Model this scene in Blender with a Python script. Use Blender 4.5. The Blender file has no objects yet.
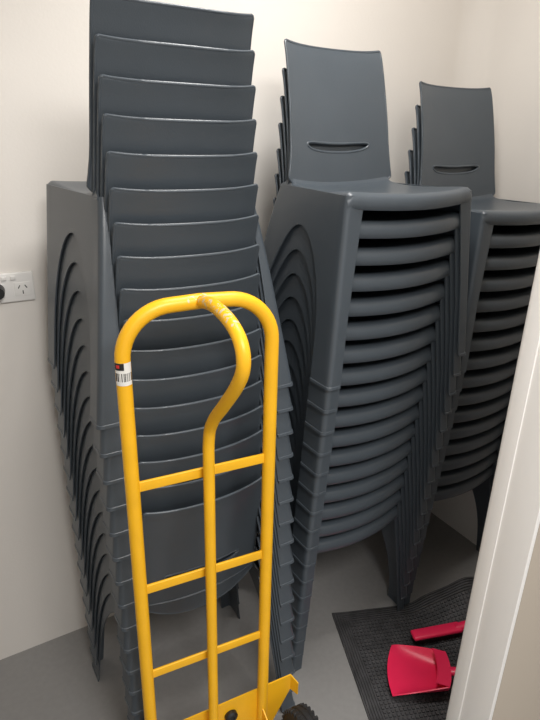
import bpy, bmesh, math
from mathutils import Matrix, Vector

SC = bpy.context.scene
COL = SC.collection
H = 1.5416
rad = math.radians

# ---------------------------------------------------------------- materials
def new_mat(name):
    m = bpy.data.materials.new(name); m.use_nodes = True
    nt = m.node_tree
    return m, nt, nt.nodes['Principled BSDF']

def plain(name, col, rough=0.5, metal=0.0, bump=0.0, bscale=200.0, var=0.0, vscale=3.0, coat=0.0, spec=0.5):
    m, nt, b = new_mat(name)
    b.inputs['Base Color'].default_value = (*col, 1)
    b.inputs['Roughness'].default_value = rough
    b.inputs['Metallic'].default_value = metal
    b.inputs['Coat Weight'].default_value = coat
    b.inputs['Specular IOR Level'].default_value = spec
    tc = nt.nodes.new('ShaderNodeTexCoord')
    if var > 0:
        n = nt.nodes.new('ShaderNodeTexNoise'); n.inputs['Scale'].default_value = vscale
        n.inputs['Detail'].default_value = 5
        nt.links.new(tc.outputs['Object'], n.inputs['Vector'])
        r = nt.nodes.new('ShaderNodeValToRGB')
        r.color_ramp.elements[0].position = 0.3; r.color_ramp.elements[1].position = 0.7
        r.color_ramp.elements[0].color = (*[c*(1-var) for c in col], 1)
        r.color_ramp.elements[1].color = (*[min(1, c*(1+var)) for c in col], 1)
        nt.links.new(n.outputs['Fac'], r.inputs['Fac'])
        nt.links.new(r.outputs['Color'], b.inputs['Base Color'])
    if bump > 0:
        n2 = nt.nodes.new('ShaderNodeTexNoise'); n2.inputs['Scale'].default_value = bscale
        n2.inputs['Detail'].default_value = 3
        nt.links.new(tc.outputs['Object'], n2.inputs['Vector'])
        bp = nt.nodes.new('ShaderNodeBump'); bp.inputs['Strength'].default_value = bump
        bp.inputs['Distance'].default_value = 0.002
        nt.links.new(n2.outputs['Fac'], bp.inputs['Height'])
        nt.links.new(bp.outputs['Normal'], b.inputs['Normal'])
    return m

M_CHAIR = plain('charcoal_plastic', (0.064, 0.078, 0.093), 0.34, bump=0.15, bscale=420, var=0.06, vscale=5)
M_WALL = plain('painted_wall', (0.75, 0.72, 0.68), 0.85, bump=0.12, bscale=160, var=0.02, vscale=1.5)
M_TRIM = plain('gloss_white_trim', (0.90, 0.88, 0.85), 0.4, bump=0.03, bscale=60)
M_HALL = plain('hall_wall_paint', (0.46, 0.40, 0.33), 0.85, bump=0.12, bscale=160)
M_FLOOR = plain('grey_vinyl_floor', (0.265, 0.26, 0.255), 0.5, bump=0.08, bscale=90, var=0.04, vscale=60)
M_CEIL = plain('ceiling_paint', (0.78, 0.77, 0.75), 0.9)
M_YEL = plain('yellow_powder_coat', (0.93, 0.49, 0.012), 0.40, bump=0.15, bscale=60, var=0.05, vscale=14)
M_RUB = plain('black_rubber', (0.022, 0.022, 0.023), 0.75, bump=0.3, bscale=120)
M_MAT = plain('charcoal_rubber_mat', (0.050, 0.049, 0.052), 0.6, bump=0.5, bscale=200, var=0.3, vscale=30)
M_RED = plain('red_plastic', (0.93, 0.026, 0.105), 0.36, var=0.05, vscale=10)
M_HUB = plain('grey_hub_metal', (0.35, 0.35, 0.34), 0.4, metal=0.8)
M_WHITE = plain('white_plastic', (0.82, 0.81, 0.79), 0.35)
M_BLACK = plain('black_plastic', (0.012, 0.012, 0.013), 0.4)
M_BRIS = plain('dark_bristle', (0.03, 0.012, 0.014), 0.9, bump=0.8, bscale=400)
M_REDP = plain('label_red', (0.6, 0.03, 0.03), 0.6)
M_STEEL = plain('bright_steel', (0.55, 0.54, 0.5), 0.3, metal=1.0)
# small paint chips near the crown of the hand truck loop
nt = M_YEL.node_tree; bs = nt.nodes['Principled BSDF']
src = bs.inputs['Base Color'].links[0].from_socket
tc = nt.nodes.new('ShaderNodeTexCoord'); sp = nt.nodes.new('ShaderNodeSeparateXYZ'); nt.links.new(tc.outputs['Object'], sp.inputs[0])
def mth(op, a, b):
    n = nt.nodes.new('ShaderNodeMath'); n.operation = op
    for i, v in enumerate((a, b)):
        if v is None: continue
        if isinstance(v, (int, float)): n.inputs[i].default_value = v
        else: nt.links.new(v, n.inputs[i])
    return n.outputs[0]
ax = mth('ABSOLUTE', mth('ADD', sp.outputs['X'], 0.008), None)
fx = mth('LESS_THAN', ax, 0.022)
fz = mth('GREATER_THAN', sp.outputs['Z'], 1.266)
nz = nt.nodes.new('ShaderNodeTexNoise'); nz.inputs['Scale'].default_value = 110; nz.inputs['Detail'].default_value = 3
nt.links.new(tc.outputs['Object'], nz.inputs['Vector'])
fn = mth('GREATER_THAN', nz.outputs[0], 0.57)
msk = mth('MULTIPLY', mth('MULTIPLY', fx, fz), fn)
mixn = nt.nodes.new('ShaderNodeMix'); mixn.data_type = 'RGBA'
nt.links.new(msk, mixn.inputs['Factor']); nt.links.new(src, mixn.inputs['A']); mixn.inputs['B'].default_value = (0.62, 0.52, 0.34, 1)
nt.links.new(mixn.outputs['Result'], bs.inputs['Base Color'])

# ---------------------------------------------------------------- mesh helpers
def mesh_from(name, verts, faces, mat=None, smooth=True, angle=40):
    me = bpy.data.meshes.new(name)
    me.from_pydata([tuple(v) for v in verts], [], faces)
    me.validate(); me.update()
    if mat: me.materials.append(mat)
    if smooth: finish(me, angle)
    return me

def finish(me, angle=40):
    for p in me.polygons: p.use_smooth = True
    me.set_sharp_from_angle(angle=rad(angle))

def obj(name, me, parent=None, loc=(0, 0, 0), rot=(0, 0, 0)):
    o = bpy.data.objects.new(name, me); COL.objects.link(o)
    o.location = loc; o.rotation_euler = rot
    if parent: o.parent = parent
    return o

def bake(o, angle=40):
    dg = bpy.context.evaluated_depsgraph_get(); dg.update()
    me = bpy.data.meshes.new_from_object(o.evaluated_get(dg))
    finish(me, angle)
    return me

def solidify_mesh(me, t, angle=40):
    o = bpy.data.objects.new('tmp', me); COL.objects.link(o)
    s = o.modifiers.new('s', 'SOLIDIFY'); s.thickness = t; s.offset = 0.0
    m2 = bake(o, angle)
    bpy.data.objects.remove(o)
    return m2

def join_meshes(ms, name):
    bm = bmesh.new()
    for m in ms: bm.from_mesh(m)
    me = bpy.data.meshes.new(name); bm.to_mesh(me); bm.free()
    for mt in ms[0].materials: me.materials.append(mt)
    finish(me, 45)
    return me

def box_bm(bm, x0, x1, y0, y1, z0, z1):
    vs = [bm.verts.new((x, y, z)) for x in (x0, x1) for y in (y0, y1) for z in (z0, z1)]
    f = [(0, 1, 3, 2), (4, 6, 7, 5), (0, 4, 5, 1), (2, 3, 7, 6), (0, 2, 6, 4), (1, 5, 7, 3)]
    for q in f: bm.faces.new([vs[i] for i in q])

def boxes_mesh(name, boxes, mat, bevel=0.0, smooth=True):
    bm = bmesh.new()
    for b in boxes: box_bm(bm, *b)
    bmesh.ops.recalc_face_normals(bm, faces=bm.faces)
    if bevel:
        bmesh.ops.bevel(bm, geom=list(bm.edges), offset=bevel, segments=3, affect='EDGES', profile=0.5)
    me = bpy.data.meshes.new(name); bm.to_mesh(me); bm.free()
    me.materials.append(mat)
    if smooth: finish(me, 35)
    return me

def tube(name, pts, r, mat, seg=16, cyclic=False, flat=None):
    P = [Vector(p) for p in pts]; n = len(P)
    verts, faces = [], []
    up = None
    for i, p in enumerate(P):
        a = P[(i-1) % n] if (i > 0 or cyclic) else p
        b = P[(i+1) % n] if (i < n-1 or cyclic) else p
        t = (b-a).normalized()
        if up is None:
            ref = Vector((0, 1, 0)) if abs(t.y) < 0.9 else Vector((1, 0, 0))
            up = (ref - t*ref.dot(t)).normalized()
        else:
            up = (up - t*up.dot(t)).normalized()
        s = t.cross(up)
        for k in range(seg):
            an = 2*math.pi*k/seg
            ru = r if flat is None else flat
            verts.append(p + up*math.cos(an)*ru + s*math.sin(an)*r)
    m = n if cyclic else n-1
    for i in range(m):
        for k in range(seg):
            a = i*seg+k; b = i*seg+(k+1) % seg
            c = ((i+1) % n)*seg+(k+1) % seg; d = ((i+1) % n)*seg+k
            faces.append((a, b, c, d))
    if not cyclic:
        faces.append(tuple(range(seg))[::-1]); faces.append(tuple((n-1)*seg+k for k in range(seg)))
    return mesh_from(name, verts, faces, mat, angle=50)

def catmull(P, k=8):
    P = [Vector(p) for p in P]; out = []
    for i in range(len(P)-1):
        p0 = P[max(i-1, 0)]; p1 = P[i]; p2 = P[i+1]; p3 = P[min(i+2, len(P)-1)]
        for j in range(k):
            t = j/k
            out.append(0.5*((2*p1)+(-p0+p2)*t+(2*p0-5*p1+4*p2-p3)*t*t+(-p0+3*p1-3*p2+p3)*t*t*t))
    out.append(P[-1]); return out

def sinterp(tab, v):
    if v <= tab[0][0]: return tab[0][1]
    if v >= tab[-1][0]: return tab[-1][1]
    n = len(tab)
    for i in range(n-1):
        if v <= tab[i+1][0]:
            x0, y0 = tab[i]; x1, y1 = tab[i+1]
            def sl(j):
                a = tab[max(j-1, 0)]; b = tab[min(j+1, n-1)]
                return (b[1]-a[1])/(b[0]-a[0])
            h = x1-x0; t = (v-x0)/h; m0, m1 = sl(i)*h, sl(i+1)*h
            return (2*t**3-3*t*t+1)*y0+(t**3-2*t*t+t)*m0+(-2*t**3+3*t*t)*y1+(t**3-t*t)*m1

# ---------------------------------------------------------------- chair
HS = 0.44
XT, XR = 0.199, 0.164
XFF, XFR = 0.240, 0.230
def xtop(y):
    t = min(max(y, 0), 0.315)/0.315
    return XT+(XR-XT)*t
def Xhalf(y, z):
    xt = xtop(y)
    t = min(max(y, 0), 0.38)/0.38
    xf = XFF+(XFR-XFF)*t
    q = max(0, 1-z/HS)
    return xt+(xf-xt)*q
def yfront(z): return -0.028*(1-z/HS)
def yrear(z): return 0.304+0.100*max(0, 1-z/HS)**0.74
APEX = 0.180
ZA = 0.350
def arch(z):
    if z >= ZA: return 1.0
    return 0.0 if z < 0.08 else 1-math.sqrt(max(0, 1-min(1, (z-0.08)/(ZA-0.08))**2.2))
def yin_f(z):
    base = 0.044+0.014*z/0.3
    return base+(APEX-base)*arch(z)
def yin_r(z):
    base = yrear(z)-0.054
    return base+(APEX-base)*arch(z)

def leg_mesh(front, side):
    zs = [0, 0.003, 0.006, 0.0068, 0.03, 0.06, 0.09, 0.12, 0.15, 0.18, 0.205, 0.23, 0.25, 0.267, 0.282, 0.296, 0.308, 0.319, 0.328, 0.336, 0.343, 0.348, 0.350, 0.365, 0.38, 0.395, 0.41, 0.422, 0.434]
    verts, faces = [], []
    r = 0.010
    for z in zs:
        ring = []
        if front:
            w = 0.034+0.012*max(0, (z-0.2)/0.24)
            yo, s, yi = yfront(z), 1, yin_f(z)
        else:
            w = 0.046-0.033*z/HS
            yo, s, yi = yrear(z), -1, yin_r(z)
        fl = 0.0012 if z < 0.0063 else 0.0
        yo -= s*fl
        X0 = Xhalf(yo, z)+fl
        ring.append((X0-w, yo))
        ring.append((X0-max(w*0.65, r+0.001), yo))
        for k in range(7):
            a = math.pi/2*k/6
            ring.append((X0-r+r*math.sin(a), yo+s*(r-r*math.cos(a))))
        ya = yo+s*r
        for k in range(1, 9):
            y = ya+(yi-ya)*k/8
            ring.append((Xhalf(y, z)+fl, y))
        n = len(ring)
        for x, y in ring: verts.append((x*side, y, z))
    for i in range(len(zs)-1):
        for k in range(n-1):
            a = i*n+k
            faces.append((a, a+1, a+n+1, a+n))
    return solidify_mesh(mesh_from('leg', verts, faces, M_CHAIR), 0.0034)

def seat_mesh():
    prof = [(0.000, .4075), (-0.0040, .4082), (-0.0062, .4115), (-0.0070, .418), (-0.0068, .425), (-0.0050, .432), (-0.0018, .4368), (0.003, .4393), (0.009, .4405), (0.020, .4405), (0.045, .439),
            (0.09, .435), (0.14, .432), (0.19, .431), (0.23, .433), (0.262, .437), (0.279, .443), (0.287, .452)]
    us = [-1, -.985, -.97, -.955, -.94, -.92, -.89, -.85, -.8, -.7, -.6, -.45, -.3, -.15, 0, .15, .3, .45, .6, .7, .8, .85, .89, .92, .94, .955, .97, .985, 1]
    verts, faces = [], []
    for y, z in prof:
        for u in us:
            xt = xtop(y)
            x = xt*u
            bul = 0.022*max(0, 1-(x/0.160)**2)*max(0, 1-max(0, y-0.014)/0.16)
            sag = 0.007*(1-u*u)
            edge = 0.0
            if abs(u) > .94: edge = 0.010*((abs(u)-.94)/.06)**2
            dish = -0.004*(1-u*u)*min(1, max(0, y)/0.1)
            corner = 0.007*max(0, (abs(u)-.8)/.2)**1.5 if y < 0.004 else 0
            yy = y-bul+corner; zz = z
            if y > 0.2:
                s = min(1, max(0, (abs(u)-.955)/.03)); s = s*s*(3-2*s)
                yy += s*0.018*(y-0.2)/0.087
                zz = z+(min(z, 0.4385)-z)*s
                q = min(1, abs(u)/.96); yy -= 0.021*q*q*(1-s)*(y-0.2)/0.087
            verts.append((x, yy, zz-sag-edge+dish))
    n = len(us)
    for i in range(len(prof)-1):
        for k in range(n-1):
            a = i*n+k; faces.append((a, a+1, a+n+1, a+n))
    return solidify_mesh(mesh_from('seat', verts, faces, M_CHAIR), 0.0040)

def back_mesh():
    ztop = 0.7575
    zbot = 0.385
    yprof = [(.38, .277), (.43, .282), (.48, .288), (.54, .297), (.60, .307), (.68, .325), (.73, .339), (.7593, .350)]
    wprof = [(.38, .152), (.42, .165), (.445, .1715), (.475, .1675), (.51, .1630), (.57, .1595), (.66, .1560), (.7593, .1525)]
    a = 0.104
    W = 0.1625
    rc = 0.004
    def hole(x):
        if abs(x) >= a: return 0.531, 0.531
        q = abs(x)/a
        h = math.sqrt(max(0, 1-q**5))
        c = 0.525+0.006*q*q
        return c-0.013*h-0.002*(1-q*q), c+0.007*h
    us_in = [-1, -.985, -.95, -.9, -.8, -.68, -.56, -.42, -.28, -.14, 0, .14, .28, .42, .56, .68, .8, .9, .95, .985, 1]
    fr = [-1, -.985, -.955, -.92, -.87, -.82, -.76, -.70]
    cols = fr+[v*a/W for v in us_in]+[-f for f in reversed(fr)]
    n = len(cols)
    def pt(u, z):
        w = sinterp(wprof, z)
        if z > ztop-rc: w = w-rc+math.sqrt(max(0, rc*rc-(z-ztop+rc)**2))
        x = w*u
        kt = max(0, (z-0.69)/(ztop-0.69))
        zz = z+kt*(-0.002*(1-u*u)+0.004*abs(u)**5)
        y = sinterp(yprof, z)
        y -= 0.022*u*u
        return (x, y, zz)
    vs = []
    NL, NU = 12, 20
    for j in range(NL+1):
        for u in cols:
            x = u*W; b, _ = hole(x)
            zb = zbot+0.065*abs(u)**3
            vs.append(pt(u, zb+(b-zb)*j/NL))
    for j in range(NU+1):
        for u in cols:
            x = u*W; _, t = hole(x)
            q = 1-(1-j/NU)**1.8
            vs.append(pt(u, t+(ztop-t)*q))
    faces = []
    for blk, rows in ((0, NL), (n*(NL+1), NU)):
        for j in range(rows):
            for k in range(n-1):
                q = blk+j*n+k; faces.append((q, q+1, q+n+1, q+n))
    me = mesh_from('backrest', vs, faces, M_CHAIR, smooth=False)
    bm = bmesh.new(); bm.from_mesh(me)
    bmesh.ops.remove_doubles(bm, verts=bm.verts, dist=1e-5)
    bmesh.ops.recalc_face_normals(bm, faces=bm.faces)
    bm.to_mesh(me); bm.free()
    sheet = solidify_mesh(me, 0.0044)
    path = []
    base = n*(NL+1)
    for j in range(0, NL): path.append(vs[j*n])
    for j in range(0, NU+1): path.append(vs[base+j*n])
    for k in range(1, n-1): path.append(vs[base+NU*n+k])
    for j in range(NU, -1, -1): path.append(vs[base+j*n+n-1])
    for j in range(NL-1, -1, -1): path.append(vs[j*n+n-1])
    for k in range(n-2, 0, -1): path.append(vs[k])
    rim = tube('rim', path, 0.0033, M_CHAIR, 8, cyclic=True)
    hp = []
    for v in us_in: hp.append(pt(v*a/W, hole(v*a)[1]))
    for v in reversed(us_in[1:-1]): hp.append(pt(v*a/W, hole(v*a)[0]))
    slot = tube('slot', hp, 0.0038, M_CHAIR, 8, cyclic=True)
    return join_meshes([sheet, rim, slot], 'backrest')

PARTS = [('seat', seat_mesh()), ('backrest', back_mesh()),
         ('leg', leg_mesh(True, -1)), ('leg', leg_mesh(True, 1)), ('leg', leg_mesh(False, -1)), ('leg', leg_mesh(False, 1))]
chair0 = None; kids0 = []
PITCH, LEAN = 0.0617, 0.0051

def make_stack(ox, oy, ang, count, group, labels):
    global chair0, kids0
    a = rad(ang)
    for i in range(count):
        sx, sy = -(-LEAN*i)*math.sin(a), (-LEAN*i)*math.cos(a)
        loc = (ox+sx, oy+sy, PITCH*i)
        if chair0 is None:
            c = bpy.data.objects.new('stacking_chair', None); COL.objects.link(c)
            c.empty_display_size = 0.1
            kids = []
            for nm, me in PARTS: kids.append(obj(nm, me, c))
            chair0, kids0 = c, kids
        else:
            c = chair0.copy(); COL.objects.link(c)
            for k in kids0:
                kk = k.copy(); kk.parent = c; COL.objects.link(kk)
        c.location = loc; c.rotation_euler = (0, 0, a)
        c['group'] = group; c['category'] = 'chair'
        c['label'] = labels[2] if i == count-1 else (labels[0] if i == 0 else labels[1])

make_stack(0.981, 1.0683, 1.79, 17, 'chairs stacked facing out from the wall',
    ['charcoal plastic chair standing on the grey floor under a stack',
     'charcoal grey plastic stacking chair nested in a stack facing out',
     'charcoal plastic chair on top of a stack, slotted backrest exposed'])
make_stack(0.460, 1.3400, 180.0, 17, 'chairs stacked facing the wall',
    ['charcoal plastic chair on the floor behind the yellow hand truck',
     'charcoal grey plastic stacking chair nested in a stack facing the wall',
     'charcoal plastic chair topping the tallest stack, back turned outward'])
make_stack(1.4553, 1.0862, 0.72, 16, 'chairs stacked beside the corner wall',
    ['charcoal plastic chair standing on the floor near the corner wall',
     'charcoal grey plastic stacking chair nested in a stack by the corner',
     'charcoal plastic chair on top of the stack next to the corner'])

# ---------------------------------------------------------------- room
def structure(o):
    o['kind'] = 'structure'; return o
BACK, RIGHT, LEFT = 1.522, 1.715, -0.62
D0, D1 = 0.490, 0.595
JX = 0.90
JL = -0.07
CE = 2.45
structure(obj('floor', boxes_mesh('floor', [(-2.2, 3.0, -2.6, BACK+0.12, -0.1, 0)], M_FLOOR)))
structure(obj('ceiling', boxes_mesh('ceiling', [(-2.2, 3.0, -2.6, BACK+0.12, CE, CE+0.1)], M_CEIL)))
structure(obj('wall_back', boxes_mesh('wall_back', [(LEFT-0.1, RIGHT+0.1, BACK, BACK+0.1, 0, CE)], M_WALL)))
fr_, N = 0.09, 24
prof = [(RIGHT, D1), (RIGHT, BACK-fr_)]
for k in range(1, N+1):
    a = math.pi/2*k/N
    prof.append((RIGHT-fr_+fr_*math.cos(a), BACK-fr_+fr_*math.sin(a)))
prof += [(RIGHT-fr_, BACK+0.02), (RIGHT+0.1, BACK+0.02), (RIGHT+0.1, D1)]
vs = [(x, y, 0) for x, y in prof]+[(x, y, CE) for x, y in prof]
n = len(prof)
fs = [tuple(range(n)), tuple(range(n, 2*n))[::-1]]+[(i, i+n, (i+1) % n+n, (i+1) % n) for i in range(n)]
structure(obj('wall_right', mesh_from('wall_right', vs, fs, M_WALL, angle=30)))
structure(obj('wall_left', boxes_mesh('wall_left', [(LEFT-0.1, LEFT, D1, BACK, 0, CE)], M_WALL)))
structure(obj('wall_front', boxes_mesh('wall_front', [(JX+0.02, 3.0, D0+0.004, D1-0.012, 0, CE), (-2.2, JL-0.02, D0+0.004, D1-0.012, 0, CE),
     (JL-0.02, JX+0.02, D0+0.004, D1-0.012, 2.12, CE)], M_HALL)))
structure(obj('trim_1', boxes_mesh('trim_1', [(JX, JX+0.012, D0, D1, 0, 2.12), (JX-0.0025, JX, D0+0.070, D1-0.004, 0, 2.10)], M_TRIM, 0.0006)))
structure(obj('trim_2', boxes_mesh('trim_2', [(JL-0.02, JL, D0, D1, 0, 2.12)], M_TRIM, 0.0015)))
structure(obj('trim_3', boxes_mesh('trim_3', [(JL, JX, D0, D1, 2.10, 2.12)], M_TRIM, 0.0015)))

# ---------------------------------------------------------------- hand truck
tr = bpy.data.objects.new('hand_truck', None); COL.objects.link(tr)
tr.location = (0.398, 0.8895, 0); tr.rotation_euler = (0, 0, rad(-5.43))
tr['label'] = 'yellow tubular steel hand truck standing against stacked chairs'
tr['category'] = 'hand truck'
hw, R = 0.1425, 0.0138
TOP = 1.262; CR = 0.090
pts = [(-hw, 0, z) for z in (0.02, 0.3, 0.6, 0.9, TOP-CR-0.05)]
for k in range(0, 13):
    a = math.pi/2*k/12; pts.append((-hw+CR-CR*math.cos(a), 0, TOP-CR+CR*math.sin(a)))
pts.append((0, 0, TOP+0.002))
for k in range(0, 13):
    a = math.pi/2*k/12; pts.append((hw-CR+CR*math.sin(a), 0, TOP-CR+CR*math.cos(a)))
pts += [(hw, 0, z) for z in (TOP-CR-0.05, 0.9, 0.6, 0.3, 0.02)]
obj('frame', tube('frame', pts, R, M_YEL, 20), tr)
for z in (0.423, 0.663, 0.913):
    obj('crossbar', boxes_mesh('crossbar', [(-hw, hw, -0.0045, 0.0015, z-0.011, z+0.011)], M_YEL, 0.002), tr)
ctr = [(0.003, -0.020, 0.10), (0.003, -0.020, 0.5), (0.003, -0.020, 0.9), (0.003, -0.024, 1.0), (0.003, -0.05, 1.05), (0.003, -0.104, 1.105), (0.003, -0.165, 1.170), (0.003, -0.188, 1.212),
       (0.002, -0.178, 1.247), (0, -0.140, 1.268), (0, -0.07, 1.274), (0, -0.004, 1.264)]
obj('handle', tube('handle', catmull(ctr, 8), 0.0115, M_YEL, 20), tr)
def poly_plate(name, poly, plane, off, t, mat):
    vs = []
    for s in (-t/2, t/2):
        for a, b in poly:
            vs.append((off+s, a, b) if plane == 'x' else (a, off+s, b))
    n = len(poly)
    fs = [tuple(range(n))[::-1], tuple(range(n, 2*n))]+[(i, (i+1) % n, (i+1) % n+n, i+n) for i in range(n)]
    return mesh_from(name, vs, fs, mat, smooth=False)
obj('back_plate', poly_plate('back_plate', [(-0.16, 0.06), (-0.16, 0.215), (-0.155, 0.226), (0.225, 0.234), (0.225, 0.185), (0.16, 0.06)], 'y', 0.005, 0.004, M_YEL), tr)
xe = 0.225
v = [(xe, 0.005, 0.234), (xe, 0.005, 0.185), (xe+0.012, -0.016, 0.180), (xe+0.012, -0.016, 0.220)]
obj('ear', solidify_mesh(mesh_from('ear', v, [(0, 1, 2, 3)], M_YEL), 0.003), tr)
obj('toe_plate', boxes_mesh('toe_plate', [(-0.105, 0.105, 0.003, 0.15, 0.0, 0.006), (-0.105, 0.105, -0.003, 0.003, 0.0, 0.07)], M_YEL, 0.001), tr)
obj('axle', tube('axle', [(-hw-0.10, -0.125, 0.115), (0, -0.125, 0.115), (hw+0.10, -0.125, 0.115)], 0.008, M_STEEL, 14), tr)
for s in (-1, 1):
    obj('bracket', poly_plate('bracket', [(0.0, 0.18), (-0.02, 0.175), (-0.14, 0.135), (-0.14, 0.10), (-0.11, 0.09), (0.0, 0.06)], 'x', s*(hw-0.004), 0.003, M_YEL), tr)

def lathe(name, prof, mat, seg=48):
    vs, fs = [], []
    n = len(prof)
    for k in range(seg):
        a = 2*math.pi*k/seg
        for x, r in prof: vs.append((x, r*math.cos(a), r*math.sin(a)))
    for k in range(seg):
        for i in range(n-1):
            a = k*n+i; b = ((k+1) % seg)*n+i
            fs.append((a, a+1, b+1, b))
    return mesh_from(name, vs, fs, mat, angle=40)
cap = lathe('bolt_cap', [(0, 0), (0.0, 0.006), (-0.002, 0.007), (-0.002, 0.012), (0.002, 0.0165), (0.012, 0.0165)], M_BLACK, 32)
obj('bolt_cap', cap, tr, (0.056, -0.008, 0.182), (0, 0, rad(90)))
tyre_prof = [(-.014, .068), (-.022, .078), (-.026, .092), (-.025, .106), (-.019, .116), (-.012, .1185), (-.010, .1165), (-.006, .1165), (-.004, .120), (.004, .120), (.006, .1165), (.010, .1165), (.012, .1185), (.019, .116), (.025, .106), (.026, .092), (.022, .078), (.014, .068), (-.014, .068)]
hub_prof = [(-.024, .0), (-.024, .018), (-.012, .02), (-.008, .03), (-.008, .055), (-.016, .069), (.016, .069), (.008, .055), (.008, .03), (.012, .02), (.024, .018), (.024, 0)]
ME_T = lathe('tyre', tyre_prof, M_RUB); ME_H = lathe('hub', hub_prof, M_HUB)
bm = bmesh.new(); bm.from_mesh(ME_T)
for k in range(36):
    a = 2*math.pi*k/36
    for sx in (-1, 1):
        b2 = bmesh.new(); box_bm(b2, 0.011 if sx > 0 else -0.024, 0.024 if sx > 0 else -0.011, -0.0035, 0.0035, 0.108, 0.1195)
        b2.transform(Matrix.Rotation(a+(0.04 if sx > 0 else 0), 4, 'X'))
        tmp = bpy.data.meshes.new('t'); b2.to_mesh(tmp); b2.free(); bm.from_mesh(tmp)
bm.transform(Matrix.Scale(0.95, 4))
bm.to_mesh(ME_T); bm.free()
ME_H.transform(Matrix.Scale(0.95, 4))
for s in (-1, 1):
    w = obj('wheel', None, tr, (s*(hw+0.070), -0.134, 0.114))
    obj('tyre', ME_T, w); obj('hub', ME_H, w)
def arc_patch(name, r, a0, a1, z0, z1, mat, cols=14):
    vs, fs = [], []
    for k in range(cols+1):
        a = a0+(a1-a0)*k/cols
        vs += [(r*math.sin(a), -r*math.cos(a), z0), (r*math.sin(a), -r*math.cos(a), z1)]
    for k in range(cols): fs.append((2*k, 2*k+2, 2*k+3, 2*k+1))
    return mesh_from(name, vs, fs, mat)
m, nt, b = new_mat('barcode_label')
tc = nt.nodes.new('ShaderNodeTexCoord'); sp = nt.nodes.new('ShaderNodeSeparateXYZ')
nt.links.new(tc.outputs['Generated'], sp.inputs[0])
wv = nt.nodes.new('ShaderNodeTexNoise'); wv.noise_dimensions = '1D'; wv.inputs['Scale'].default_value = 14; wv.inputs['Detail'].default_value = 0
nt.links.new(sp.outputs['X'], wv.inputs['W'])
gt = nt.nodes.new('ShaderNodeMath'); gt.operation = 'GREATER_THAN'; gt.inputs[1].default_value = 0.52; nt.links.new(wv.outputs[0], gt.inputs[0])
z1 = nt.nodes.new('ShaderNodeMath'); z1.operation = 'GREATER_THAN'; z1.inputs[1].default_value = 0.18; nt.links.new(sp.outputs['Z'], z1.inputs[0])
z2 = nt.nodes.new('ShaderNodeMath'); z2.operation = 'LESS_THAN'; z2.inputs[1].default_value = 0.55; nt.links.new(sp.outputs['Z'], z2.inputs[0])
mm = nt.nodes.new('ShaderNodeMath'); mm.operation = 'MULTIPLY'; nt.links.new(z1.outputs[0], mm.inputs[0]); nt.links.new(z2.outputs[0], mm.inputs[1])
m3 = nt.nodes.new('ShaderNodeMath'); m3.operation = 'MULTIPLY'; nt.links.new(mm.outputs[0], m3.inputs[0]); nt.links.new(gt.outputs[0], m3.inputs[1])
mx = nt.nodes.new('ShaderNodeMix'); mx.data_type = 'RGBA'; mx.inputs['A'].default_value = (.8, .79, .75, 1); mx.inputs['B'].default_value = (.02, .02, .02, 1)
nt.links.new(m3.outputs[0], mx.inputs['Factor']); nt.links.new(mx.outputs['Result'], b.inputs['Base Color'])
M_BAR = m
st = obj('sticker', arc_patch('sticker', R+0.0007, rad(-75), rad(55), 1.130, 1.172, M_BAR), tr, (-hw, 0, 0))
st['label'] = 'white barcode sticker with a dark upper left corner'
obj('sticker_header', arc_patch('sticker_header', R+0.0011, rad(-75), rad(-5), 1.159, 1.172, M_BLACK), st)
obj('sticker_stripe', arc_patch('sticker_stripe', R+0.0014, rad(-60), rad(-35), 1.163, 1.169, M_REDP), st)

# ---------------------------------------------------------------- floor mat
MW, ML = 0.66, 0.51
def mat_z(x, y):
    c = min(1, max(0, (x-0.25)/0.24)); c = c*c*(3-2*c)
    e = max(0, 1-(-y)/0.24); e = e*e*(3-2*e)
    g = max(0, 1+y/0.06) * min(1, max(0, (x-0.27)/0.05))
    lft = max(0, 1-x/0.06)
    return 0.085*c*e + 0.010*g*(0.5+0.5*math.sin(x*42)) + 0.006*lft*(0.5+0.5*math.sin(y*38))
bm = bmesh.new()
nx, ny = 66, 50
grid = [[bm.verts.new((MW*i/nx, -ML*j/ny, 0.0)) for j in range(ny+1)] for i in range(nx+1)]
for i in range(nx):
    for j in range(ny): bm.faces.new((grid[i][j], grid[i+1][j], grid[i+1][j+1], grid[i][j+1]))
r = bmesh.ops.extrude_face_region(bm, geom=list(bm.faces))
for v in [g for g in r['geom'] if isinstance(g, bmesh.types.BMVert)]: v.co.z += 0.005
bw = 0.040
k = 0.005
while k < bw:
    for (x0, x1, y0, y1) in ((k, MW-k, -k-0.004, -k), (k, MW-k, -ML+k, -ML+k+0.004), (k, k+0.004, -ML+k, -k), (MW-k-0.004, MW-k, -ML+k, -k)):
        nseg = 40
        for q in range(nseg):
            if x1-x0 > y1-y0: box_bm(bm, x0+(x1-x0)*q/nseg, x0+(x1-x0)*(q+1)/nseg, y0, y1, 0.004, 0.009)
            else: box_bm(bm, x0, x1, y0+(y1-y0)*q/nseg, y0+(y1-y0)*(q+1)/nseg, 0.004, 0.009)
    k += 0.0085
x = bw+0.006
while x < MW-bw-0.008:
    y = -bw-0.006
    while y > -ML+bw+0.012:
        box_bm(bm, x, x+0.0075, y-0.0085, y, 0.004, 0.0092)
        y -= 0.0135
    x += 0.0125
for v in bm.verts: v.co.z += mat_z(v.co.x, v.co.y)
bmesh.ops.recalc_face_normals(bm, faces=bm.faces)
me = bpy.data.meshes.new('floor_mat'); bm.to_mesh(me); bm.free(); me.materials.append(M_MAT)
mt = obj('door_mat', me, None, (0.985, 1.155, 0.0), (0, 0, rad(-21)))
mt['label'] = 'dark charcoal ribbed rubber door mat lying on the grey floor'; mt['category'] = 'door mat'

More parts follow.
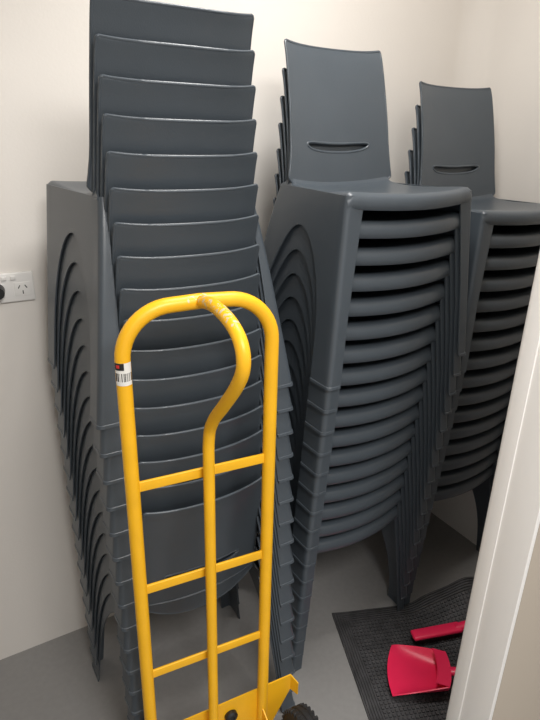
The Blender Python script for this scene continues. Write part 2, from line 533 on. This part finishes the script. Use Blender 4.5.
# ---------------------------------------------------------------- dustpan
dp = bpy.data.objects.new('dustpan', None); COL.objects.link(dp)
dp.location = (1.060, 0.824, 0.014); dp.rotation_euler = (rad(-5), rad(1), rad(-42))
dp['label'] = 'red plastic dustpan resting on the dark rubber mat'; dp['category'] = 'dustpan'
vs, fs = [], []
NXp, NYp = 14, 16
for i in range(NXp+1):
    t = i/NXp
    half = 0.084-0.030*t**1.5
    wall = 0.002+0.042*t**0.8
    ring = []
    def P_(y, z):
        return (-0.078+0.160*t-0.012*(1-t)*(1-(y/0.09)**2), y, z)
    ring.append(P_(-half-0.014, 0.004+wall)); ring.append(P_(-half-0.006, 0.004+wall*0.55))
    for j in range(NYp+1):
        q = -1+2*j/NYp
        ring.append(P_(q*(half-0.003), 0.003+0.008*t*t+0.012*(0.3+0.7*t)*q**6))
    ring.append(P_(half+0.006, 0.004+wall*0.55)); ring.append(P_(half+0.014, 0.004+wall))
    n = len(ring); vs += ring
for i in range(NXp):
    for j in range(n-1):
        a = i*n+j; fs.append((a, a+1, a+n+1, a+n))
base = len(vs); last = NXp*n
for j in range(n):
    x_, y_, z_ = vs[last+j]; vs.append((x_+0.010*(1-(y_/0.07)**2), y_*0.98, 0.048))
for j in range(n-1): fs.append((last+j, last+j+1, base+j+1, base+j))
b2 = len(vs)
for j in range(n):
    x_, y_, z_ = vs[base+j]; vs.append((x_-0.040, y_*1.0, 0.052))
for j in range(n-1): fs.append((base+j, base+j+1, b2+j+1, b2+j))
obj('pan', solidify_mesh(mesh_from('pan', vs, fs, M_RED), 0.003, 50), dp)
obj('handle', tube('pan_handle', catmull([(0.082, 0, 0.038), (0.115, 0, 0.044), (0.155, 0, 0.044), (0.20, 0, 0.034)], 6), 0.010, M_RED, 16, flat=0.015), dp)

# brush
br = bpy.data.objects.new('hand_brush', None); COL.objects.link(br)
br.location = (1.222, 0.896, 0.014); br.rotation_euler = (0, rad(-3), rad(-20))
br['label'] = 'red plastic hand brush with dark bristles lying on the mat'; br['category'] = 'brush'
obj('brush_head', boxes_mesh('brush_head', [(-0.090, 0.080, -0.020, 0.020, 0.020, 0.035)], M_RED, 0.0070), br)
bm = bmesh.new()
for i in range(20):
    for j in range(5):
        cx = -0.076+0.142*i/19; cy = -0.013+0.026*j/4
        box_bm(bm, cx-0.0025, cx+0.0025, cy-0.003, cy+0.003, 0.0, 0.023)
me = bpy.data.meshes.new('bristles'); bm.to_mesh(me); bm.free(); me.materials.append(M_BRIS)
obj('bristles', me, br)
obj('handle', tube('brush_handle', catmull([(0.06, 0, 0.028), (0.10, 0, 0.032), (0.15, 0, 0.034), (0.21, 0, 0.030)], 6), 0.009, M_RED, 16, flat=0.015), br)

# ---------------------------------------------------------------- outlet
ol = bpy.data.objects.new('power_outlet', None); COL.objects.link(ol)
ol.location = (0.161, BACK, 1.167)
ol['label'] = 'white double power outlet with switches mounted on the wall'; ol['category'] = 'power outlet'
obj('plate', boxes_mesh('plate', [(-0.058, 0.058, -0.009, 0.0, -0.037, 0.037)], M_WHITE, 0.003), ol)
for cx in (-0.030, 0.030):
    o = obj('socket', boxes_mesh('socket', [(-0.019, 0.019, -0.0105, -0.008, -0.022, 0.012)], M_WHITE, 0.001), ol, (cx, 0, 0))
    for (sx, sz, an) in ((-0.008, 0.001, 30), (0.008, 0.001, -30), (0, -0.013, 0)):
        obj('slot', boxes_mesh('slot', [(-0.0011, 0.0011, -0.0112, -0.010, -0.0045, 0.0045)], M_BLACK), o, (sx, 0, sz), (0, rad(an), 0))
    obj('switch', boxes_mesh('switch', [(-0.006, 0.006, -0.013, -0.008, -0.004, 0.006)], M_WHITE, 0.0015), ol, (cx*0.35, 0, 0.024))
pl = bpy.data.objects.new('power_plug', None); COL.objects.link(pl)
pl.location = (0.131, BACK-0.0115, 1.163)
pl['label'] = 'black power plug with cord pushed into the wall outlet'; pl['category'] = 'plug'
bm = bmesh.new(); bmesh.ops.create_cone(bm, cap_ends=True, segments=28, radius1=0.019, radius2=0.014, depth=0.03)
bm.transform(Matrix.Translation((0, -0.015, 0)) @ Matrix.Rotation(rad(90), 4, 'X'))
me = bpy.data.meshes.new('plug_body'); bm.to_mesh(me); bm.free(); me.materials.append(M_BLACK); finish(me, 40)
obj('plug_body', me, pl)
obj('cord', tube('cord', catmull([(0, -0.028, 0), (-0.01, -0.045, -0.006), (-0.04, -0.05, -0.03), (-0.10, -0.03, -0.12), (-0.16, -0.012, -0.35), (-0.18, -0.006, -0.8), (-0.19, -0.006, -1.155)], 8), 0.0035, M_BLACK, 10), pl)

# ---------------------------------------------------------------- lights
def area(name, loc, rot, sx, sy, power, col):
    l = bpy.data.lights.new(name, 'AREA'); l.shape = 'RECTANGLE'; l.size = sx; l.size_y = sy; l.energy = power; l.color = col
    o = bpy.data.objects.new(name, l); COL.objects.link(o); o.location = loc; o.rotation_euler = rot
    return o
area('closet_ceiling_light', (0.80, 0.88, CE-0.02), (0, 0, 0), 0.45, 0.30, 16, (1.0, 0.97, 0.935))
area('hall_ceiling_light', (0.3, -0.7, CE-0.02), (0, 0, 0), 0.8, 0.8, 52, (1.0, 0.97, 0.935))
w = bpy.data.worlds.new('world'); SC.world = w; w.use_nodes = True
w.node_tree.nodes['Background'].inputs['Color'].default_value = (1.0, 0.985, 0.965, 1)
w.node_tree.nodes['Background'].inputs['Strength'].default_value = 0.7

# ---------------------------------------------------------------- camera
yaw, pit, rol = rad(31.4961), rad(21.7947), rad(1.4689)
r0 = Vector((math.cos(yaw), -math.sin(yaw), 0))
F = Vector((math.sin(yaw)*math.cos(pit), math.cos(yaw)*math.cos(pit), -math.sin(pit)))
U0 = r0.cross(F)
Rs = r0*math.cos(rol)+U0*math.sin(rol)
Us = -r0*math.sin(rol)+U0*math.cos(rol)
mtx = Matrix(((Rs.x, Us.x, -F.x, 0), (Rs.y, Us.y, -F.y, 0), (Rs.z, Us.z, -F.z, H), (0, 0, 0, 1)))
cd = bpy.data.cameras.new('camera'); cam = bpy.data.objects.new('camera', cd); COL.objects.link(cam)
cam.matrix_world = mtx
cd.sensor_fit = 'VERTICAL'; cd.sensor_height = 36; cd.lens = 36*568.09/720
cd.clip_start = 0.02
SC.camera = cam
SC.view_settings.view_transform = 'Standard'
